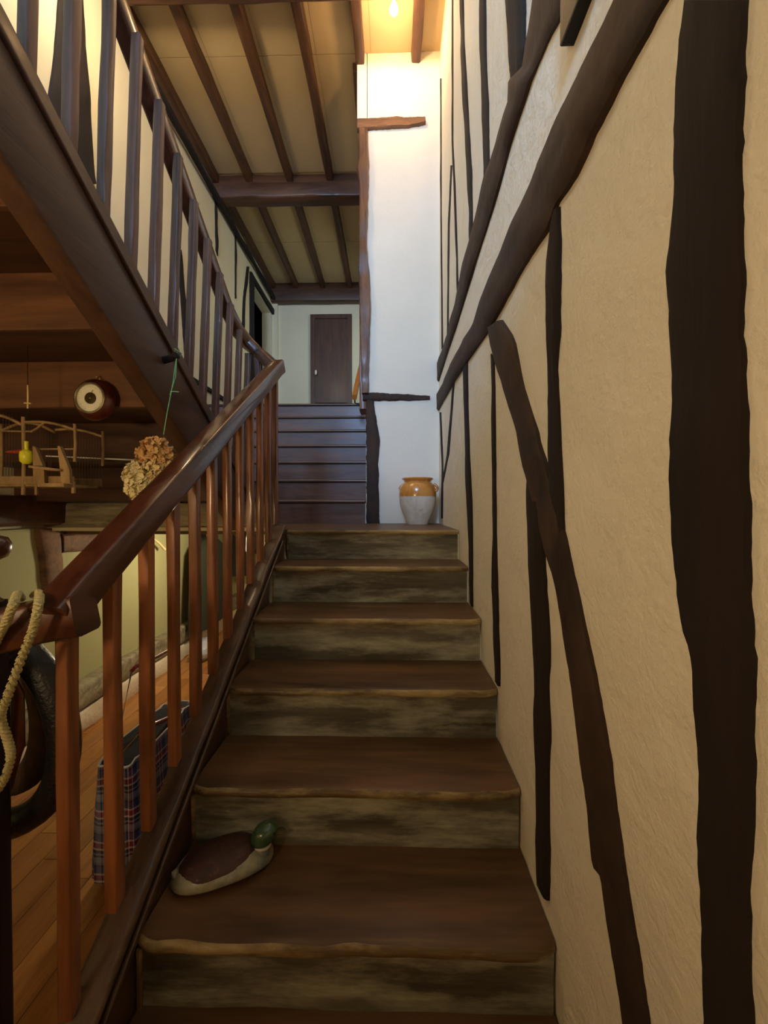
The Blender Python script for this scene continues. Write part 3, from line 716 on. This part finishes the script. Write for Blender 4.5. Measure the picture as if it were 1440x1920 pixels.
child(MB().tube([bc0+Vector((math.cos(a)*.008, -.008, .088+math.sin(a)*.008)) for a in [2*math.pi*q/14 for q in range(14)]], .0016, 6, True), 'hanging_ring', plain('ring_brass', (170, 140, 80), .3, .9), bar, True)
child(MB().ball(bc0+Vector((0, -.048, 0)), .003, .003, .003, 8, 6), 'hub', plain('hub_brass', (210, 190, 130), .3, .9), bar, True)

# metal rod under the steps
ra, rb_ = onY(86, 855, 1.66), onY(262, 863, 1.66)
tag(MB().tube([ra, ra.lerp(rb_, .5), rb_], .0032, 10).build('metal_rod', plain('bright_steel', (240, 240, 240), .4, 0), None, True), 'thin bright metal rod running behind the wooden bird cage under the steps', 'rod')

# ------------------------------------------------------------------ hanging wooden bird cage
YC = 1.33
def c(x, y, dy=0): q = onY(x, y, YC); return Vector((q.x, YC+dy, q.z))
cg = thing('bird_cage', c(30, 922), 'old wooden bird cage with arched top and yellow feeder hanging under the steps', 'bird cage')
cw = wood('cage_wood', (96, 74, 46), (170, 140, 92), 'N', .7, 0, .3)
dpt = .13
xs0 = c(-70, 900).x; xs1 = c(147, 900).x
zb0 = c(0, 912).z; zb1 = c(0, 896).z
cm = MB(); cm.box(xs0, c(130, 900).x, YC, YC+dpt, zb0, zb0+.008)
child(cm, 'floor_board', cw, cg)
child(MB().beam((xs0, YC, (zb0+zb1)/2+.006), (c(138, 900).x, YC, (zb0+zb1)/2+.006), .008, .030, .002), 'front_rail', cw, cg)
child(MB().beam((xs0, YC+dpt, (zb0+zb1)/2+.006), (c(138, 900).x, YC+dpt, (zb0+zb1)/2+.006), .008, .030, .002), 'back_rail', cw, cg)
for (x, y0, y1, wd) in [(44, 782, 928, .013), (140, 795, 866, .010), (-68, 780, 920, .012)]:
    for dy in ((0,) if x == 44 else (0, dpt)):
        a, b = c(x, y0, dy), c(x, y1 if dy == 0 else min(y1, 905), dy); child(MB().tube([a, a.lerp(b, .5)+Vector((.003, 0, 0)), b], wd/2, 8), 'post', cw, cg, True)
for (x, y0, y1) in [(69, 905, 928), (138, 903, 925)]:
    child(MB().beam(c(x, y0), c(x, y1), .010, .010, .002, up=(0,1,0)), 'foot', cw, cg)
def arc(pa, pb, h, dy, n=10):
    return [pa.lerp(pb, i/n)+Vector((0, dy, h*math.sin(math.pi*i/n))) for i in range(n+1)]
for dy in (0, dpt):
    child(MB().tube(arc(c(-68, 795), c(42, 797), .035, dy), .0055, 8), 'arch', cw, cg, True)
    child(MB().tube(arc(c(44, 792), c(140, 806), .012, dy), .0050, 8), 'arch', cw, cg, True)
child(MB().tube([c(58, 810), c(70, 803), c(84, 792)], .004, 8), 'brace', cw, cg, True)
child(MB().tube([c(0, 808), c(42, 809), c(62, 809)], .003, 8), 'cross_bar', cw, cg, True)
child(MB().tube([c(48, 842), c(140, 842)], .003, 8), 'cross_bar', cw, cg, True)
wires = MB()
for q in range(36):
    x = -64+q*5.8
    if abs(x-44) < 4: continue
    top = 795-(26*math.sin(math.pi*(x+68)/112) if x < 44 else 0)+ (8 if x > 44 else 0)
    wires.tube([c(x, top, dpt), c(x, 897, dpt)], .0007, 5)
for q in range(36):
    x = -64+q*5.8
    if x > 40: continue
    top = 795-26*math.sin(math.pi*(x+68)/112); wires.tube([c(x, top), c(x, 897)], .0006, 5)
child(wires, 'wire_bars', plain('cage_wire', (92, 84, 66), .5, .6), cg)['kind'] = 'stuff'
def plate(pts, th, dy=0):
    n = len(pts); vs = [c(x, y, dy) for x, y in pts]; vs += [v+Vector((0, th, 0)) for v in vs]
    return MB().add(vs, [tuple(range(n)), tuple(range(n, 2*n))[::-1]]+[(k_, (k_+1) % n, (k_+1) % n+n, k_+n) for k_ in range(n)])
child(plate([(71, 838), (76, 840), (92, 880), (93, 909), (72, 909)], .012, -.02), 'side_panel', cw, cg)
child(plate([(117, 838), (121, 838), (139, 882), (140, 907), (124, 905)], .012, -.02), 'side_panel', cw, cg)
child(plate([(92, 907), (140, 908), (140, 914), (92, 914)], .05, -.045), 'ledge', cw, cg)
sh = c(118, 880)
rings = [[Vector((sh.x-.035+math.cos(a)*r*1.0, YC-.03+math.sin(a)*r*.6, sh.z+hh+math.cos(a)*-.006)) for a in [2*math.pi*q/20 for q in range(20)]] for r, hh in ((.01, -.004), (.052, -.004), (.054, 0), (.052, .004), (.01, .004))]
child(MB().loft(rings).add([], []), 'landing_disc', cw, cg, True)
yl = plain('yellow_plastic', (214, 212, 40), .35)
yc_ = c(59, 857, -.018)
child(MB().lathe([(0, -.026), (.010, -.027), (.019, -.018), (.020, 0), (.019, .014), (.012, .021), (.006, .024), (.0065, .052), (.0, .054)], yc_, 20), 'feeder', yl, cg, True, 'bright yellow plastic bird feeder')
child(MB().tube([c(-5, 845, .03), c(18, 845, .03), c(26, 844, .03), c(33, 843, .03)], [.003, .007, .009, .005], 10), 'red_perch', plain('red_paint', (168, 60, 40), .5), cg, True, 'dull red knobbed perch')
hk = c(52, 722)
child(MB().tube([c(52, 722), c(52.5, 745), c(52, 766)], [.0022, .0030, .0028], 8), 'hanger', plain('pale_stick', (212, 186, 136), .6), cg, True, 'pale stick with a knot that the cage hangs from')
child(MB().tube([c(47, 756, -.003), c(60, 757, -.003)], .0028, 8), 'hanger_knot', plain('pale_knot', (212, 186, 136), .6), cg, True)
child(MB().tube([Vector((hk.x, YC, .57)), c(52, 722)], .0012, 6), 'cord', M['black'], cg)
child(MB().tube([c(52, 766), c(48, 786)], .0012, 6), 'cord', M['black'], cg)

# ------------------------------------------------------------------ horse collar with ropes, hung on the railing's end
YH = .90
def h(x, y, dy=0): q = onY(x, y, YH); return Vector((q.x, YH+dy, q.z))
hc = thing('horse_collar', h(0, 1560), 'black padded leather horse collar hanging from the railing end at the left', 'horse collar')
leather = plain('black_leather', (26, 27, 28), .42, 0, .15, .35, 120, .3)
N_ = 44
def oval(cxp, cyp, ax, ay, dy=0, egg=.14):
    pts = []
    for i in range(N_):
        t = 2*math.pi*i/N_; e = 1 - egg*math.sin(t)
        pts.append(h(cxp+ax*math.cos(t)*e, cyp-ay*math.sin(t), dy))
    return pts
child(MB().tube(oval(-8, 1375, 128, 172), .034, 16, True, up=(0,1,0)), 'padded_roll', leather, hc, True)
lining = wood('brown_canvas_lining', (44, 30, 22), (86, 62, 44), 'N', .85, 0, .8, grain=30)
child(MB().tube(oval(-10, 1360, 66, 128, .045, .1), .034, 14, True, up=(0,1,0)), 'lining', lining, hc, True)
ham = wood('hame_wood', (60, 24, 16), (110, 56, 34), 'N', .45, .3, .3)
child(MB().tube([h(28, 1205, -.03), h(60, 1290, -.035), h(64, 1380, -.04), h(40, 1460, -.035), h(8, 1505, -.03)], [.010, .014, .015, .013, .010], 10, flat=.7), 'hame', ham, hc, True)
fur = MB()
for q in range(260):
    p = h(rnd.uniform(0, 50), rnd.uniform(1212, 1248), rnd.uniform(-.035, .01)); d = Vector((rnd.uniform(-.3, 1), rnd.uniform(-.5, .2), rnd.uniform(-.9, .1)))*.018
    fur.add([p, p+Vector((.0014, 0, 0)), p+d], [(0, 1, 2)])
fo = child(fur, 'straw_stuffing', plain('straw_hair', (120, 100, 62), .9), hc); fo['kind'] = 'stuff'

rope_m = plain('natural_rope', (186, 178, 130), .85, 0, 0, .4, 200, .2)
def rope(pts, r, name='rope', label=None, n=60):
    P = [Vector(p) for p in pts]
    def cr(t):
        k_ = min(int(t), len(P)-2); f = t-k_
        p0, p1, p2, p3 = P[max(k_-1, 0)], P[k_], P[k_+1], P[min(k_+2, len(P)-1)]
        return .5*((2*p1)+(p2-p0)*f+(2*p0-5*p1+4*p2-p3)*f*f+(3*p1-p0-3*p2+p3)*f*f*f)
    Q = [cr((len(P)-1)*i/n) for i in range(n+1)]
    m = MB()
    for s in range(3):
        pts2 = []
        for i, q in enumerate(Q):
            t = (Q[min(i+1, n)]-Q[max(i-1, 0)]).normalized(); a = t.cross(Vector((0, 1, 0))).normalized(); b = a.cross(t)
            th = i*.75+s*2*math.pi/3; pts2.append(q+a*math.cos(th)*r*.5+b*math.sin(th)*r*.5)
        m.tube(pts2, r*.58, 7)
    return m
def g(x, y, Y): return onY(x, y, Y)
rp = rope([g(64, 1116, .80), g(73, 1113, .755), g(72, 1135, .70), g(62, 1180, .695), g(40, 1235, .70), g(16, 1300, .71), g(2, 1345, .72), g(14, 1385, .73), g(20, 1420, .73), g(6, 1465, .74), g(-20, 1500, .75)], .0078, n=150)
tag(rp.build('rope', rope_m, None, True), 'cream twisted rope looped over the railing end, nearer the balusters', 'rope', 'ropes over the railing end')
rp = rope([g(40, 1122, .80), g(33, 1114, .755), g(26, 1130, .70), g(12, 1165, .695), g(-6, 1200, .70), g(-30, 1260, .70)], .0078, n=90)
tag(rp.build('rope', rope_m, None, True), 'cream twisted rope draped over the railing end, close to the round finial', 'rope', 'ropes over the railing end')

# ------------------------------------------------------------------ tartan shopping trolley
tm, nt, b = newmat('tartan_fabric'); N, LK = nt.nodes.new, nt.links.new
tc = N('ShaderNodeTexCoord'); sp = N('ShaderNodeSeparateXYZ'); LK(tc.outputs['Object'], sp.inputs[0])
ad = N('ShaderNodeMath'); ad.operation = 'ADD'; LK(sp.outputs['X'], ad.inputs[0]); LK(sp.outputs['Y'], ad.inputs[1])
def stripes(sock, per):
    mu = N('ShaderNodeMath'); mu.operation = 'MULTIPLY'; mu.inputs[1].default_value = 1/per; LK(sock, mu.inputs[0])
    fr_ = N('ShaderNodeMath'); fr_.operation = 'FRACT'; LK(mu.outputs[0], fr_.inputs[0])
    r = N('ShaderNodeValToRGB'); cr = r.color_ramp; cr.interpolation = 'CONSTANT'
    cols = [(0, (150, 160, 190)), (.16, (24, 28, 56)), (.22, (150, 160, 190)), (.28, (24, 28, 56)), (.38, (220, 215, 220)), (.44, (130, 30, 50)), (.60, (215, 205, 215)), (.66, (60, 74, 130)), (.86, (24, 28, 56)), (.92, (120, 135, 175))]
    cr.elements[0].color = (*lin(cols[0][1]), 1); cr.elements[1].position = cols[1][0]; cr.elements[1].color = (*lin(cols[1][1]), 1)
    for p, c_ in cols[2:]: e = cr.elements.new(p); e.color = (*lin(c_), 1)
    LK(fr_.outputs[0], r.inputs['Fac']); return r.outputs['Color']
a_, b_ = stripes(ad.outputs[0], .085), stripes(sp.outputs['Z'], .115)
mx = N('ShaderNodeMix'); mx.data_type = 'RGBA'; mx.inputs['Factor'].default_value = .55; LK(a_, mx.inputs['A']); LK(b_, mx.inputs['B']); LK(mx.outputs['Result'], b.inputs['Base Color']); b.inputs['Roughness'].default_value = .55
tr = thing('shopping_trolley', (-1.06, 1.6, ZF), 'tartan shopping trolley bag with red tubular handles standing behind the balusters', 'trolley')
bx0, bx1, by0, by1, bz0, bz1 = -1.13, -.93, 1.36, 1.86, ZF+.04, -.955
rings = []
for i in range(15):
    t = i/14; ring = []; z = bz0+(bz1-bz0)*t
    for q in range(48):
        a = 2*math.pi*q/48; ca_, sa_ = math.cos(a), math.sin(a)
        sq = lambda v: math.copysign(abs(v)**.38, v)
        taper = 1-.30*t**3
        xx = (bx0+bx1)/2+sq(ca_)*(bx1-bx0)/2*taper; yy = (by0+by1)/2+sq(sa_)*(by1-by0)/2*(1-.06*t)
        f_ = .006*math.sin(a*7+t*3)*(.3+t)+.003*math.sin(a*13+t*7)
        ring.append(Vector((xx+f_*ca_, yy+f_*sa_, z+(.008*math.sin(a*2+1) if i == 14 else 0))))
    rings.append(ring)
child(MB().loft(rings), 'bag', tm, tr, True)
mid_ = sum(rings[-1], Vector())/len(rings[-1])
child(MB().loft([[mid_+(p-mid_)*.95+Vector((0, 0, h_)) for p in rings[-1]] for h_ in (.0, .004)]), 'mouth_shade', plain('shaded_inside', (22, 20, 28), .9), tr, False, 'dark disc on the bag, standing in for its shaded inside')  # flat dark cap, painted as the shade inside the bag
child(MB().tube([r_*1.0 for r_ in [Vector((p.x, p.y, p.z+.002)) for p in rings[-1]]], .004, 6, True), 'dark_rim', plain('rim_tape', (225, 225, 230), .5), tr, True, 'white taped rim of the bag')
red = plain('red_enamel', (140, 24, 20), .3, 0, .4)
steel = plain('zinc_tube', (190, 185, 170), .35, .8)
H1 = [onX(250, 1256, -1.22), onX(322, 1222, -1.22)]
def q2(x, y, X): return onX(x, y, X)
child(MB().tube([q2(247, 1258, -1.17), q2(254, 1250, -1.17), q2(285, 1236, -1.17), q2(322, 1216, -1.17)], .009, 12), 'upper_handle', red, tr, True)
fa = q2(247, 1258, -1.17)
child(MB().tube([fa, q2(226, 1360, -1.17), Vector((-1.17, q2(215, 1420, -1.17).y-.03, ZF+.01))], .004, 10), 'front_leg', steel, tr, True)
fb = q2(322, 1216, -1.17)
child(MB().tube([fb, Vector((-1.17, fb.y+.02, ZF+.01))], .004, 10), 'back_leg', steel, tr, True)
child(MB().tube([q2(262, 1376, -.98), q2(275, 1364, -.98), q2(312, 1348, -.98), q2(352, 1326, -.98)], .009, 12), 'lower_handle', red, tr, True)
child(MB().tube([q2(268, 1368, -.98), q2(225, 1416, -.98)], .0022, 8), 'brace_wire', plain('brass_wire', (170, 120, 50), .4, .6), tr, True)
for x_ in (-1.10, -.97):
    child(MB().lathe([(0, -.012), (.04, -.012), (.045, 0), (.04, .012), (0, .012)], (x_, 1.5, ZF+.045), 20, 'X'), 'wheel', M['black'], tr, True)

# ------------------------------------------------------------------ coats on the wall under the landing, plastic bag on the floor
def garment(name, label, yc, z0, z1, wy, th, col, X=XL+.16, flare=0, seed=1):
    t = thing(name, (X, yc, z0), label, 'coat'); rings = []
    for i in range(17):
        f = i/16; z = z0+(z1-z0)*f
        sh = 1.0 if f < .82 else max(.22, (1-((f-.82)/.18)**1.6))
        w_ = wy*(1+flare*(1-f))*sh; ring = []
        for q in range(36):
            a = 2*math.pi*q/36; fold = 1+.10*(1-f)*math.sin(a*7+seed)+.05*math.sin(a*11+f*3)
            ring.append(Vector((X+math.cos(a)*th*fold*(.6+.4*sh), yc+math.sin(a)*w_*fold, z+.012*math.sin(a*5+seed)*(1-f))))
        rings.append(ring)
    child(MB().loft(rings), 'cloth', plain(name+'_cloth', col, .9, 0, 0, .4, 60, .25), t, True)
    return t
g1 = garment('coat', 'dark green coat on an orange wooden hanger below the landing', 3.85, -1.18, -.27, .28, .09, (44, 48, 34), flare=.25)
child(MB().path([(XL+.30, 3.58, -.30), (XL+.22, 3.7, -.235), (XL+.16, 3.85, -.215), (XL+.12, 4.0, -.25)], .025, .03, .008), 'hanger', M['orange'], g1, True, 'orange wooden hanger')
child(MB().tube([(XL+.16, 3.85, -.22), (XL+.16, 3.85, -.17), (XL+.10, 3.85, -.16), (XL+.015, 3.85, -.16)], .004, 8), 'hook', M['black'], g1, True)
g2 = garment('jacket', 'dark jacket hanging furthest back on the wall below the landing', 4.55, -.80, -.22, .2, .10, (40, 36, 26), X=XL+.25, seed=4)
child(MB().tube([(XL+.22, 4.55, -.25), (XL+.15, 4.55, -.16), (XL+.015, 4.55, -.16)], .006, 8), 'peg', M['timber'], g2, True)
wh = onX(290, 1010, XL+.06)
tag(MB().tube([(XL+.018, wh.y, wh.z+.0), (XL+.06, wh.y-.01, wh.z+.0), (XL+.085, wh.y+.02, wh.z-.04), (XL+.09, wh.y+.09, wh.z-.10)], [.014, .012, .010, .013], 10).build('coat_hook', plain('bone', (206, 192, 140), .5), None, True), 'pale bone-like coat hook on the green wall left of the coat', 'hook')
bgp = onZ(362, 1176, -1.42+.10)
pb = MB().ball((XL+.27, 3.55, ZF+.085), .10, .17, .095, 28, 18, lambda d, q: q*(1+.22*noise.noise(d*3.1)+.12*noise.noise(d*8)))
tag(pb.build('plastic_bag', plain('blue_white_plastic', (178, 186, 200), .3, 0, .2, .5, 25, .2), None, True), 'crumpled blue-white plastic bag on the floor beneath the green coat', 'bag')

# ------------------------------------------------------------------ unseen uplighter, added so its bowl shades the lowest steps
fl_ = thing('added_floor_lamp', (-1.15, -.62, ZF), 'brass uplighter added out of view, its open bowl shading the lowest steps', 'lamp')
brs = plain('lamp_brass', (150, 118, 60), .35, .8)
child(MB().lathe([(0, ZF), (.14, ZF), (.14, ZF+.02), (.03, ZF+.035), (0, ZF+.035)], (-1.15, -.62, 0), 28), 'base', brs, fl_, True)
child(MB().lathe([(0, ZF+.03), (.012, ZF+.03), (.012, -.155), (0, -.155)], (-1.15, -.62, 0), 12), 'pole', brs, fl_, True)
child(MB().lathe([(.001, -.155), (.10, -.145), (.20, -.10), (.26, -.045), (.258, -.042), (.198, -.092), (.098, -.138), (.001, -.148)], (-1.15, -.62, 0), 36), 'bowl', brs, fl_, True)
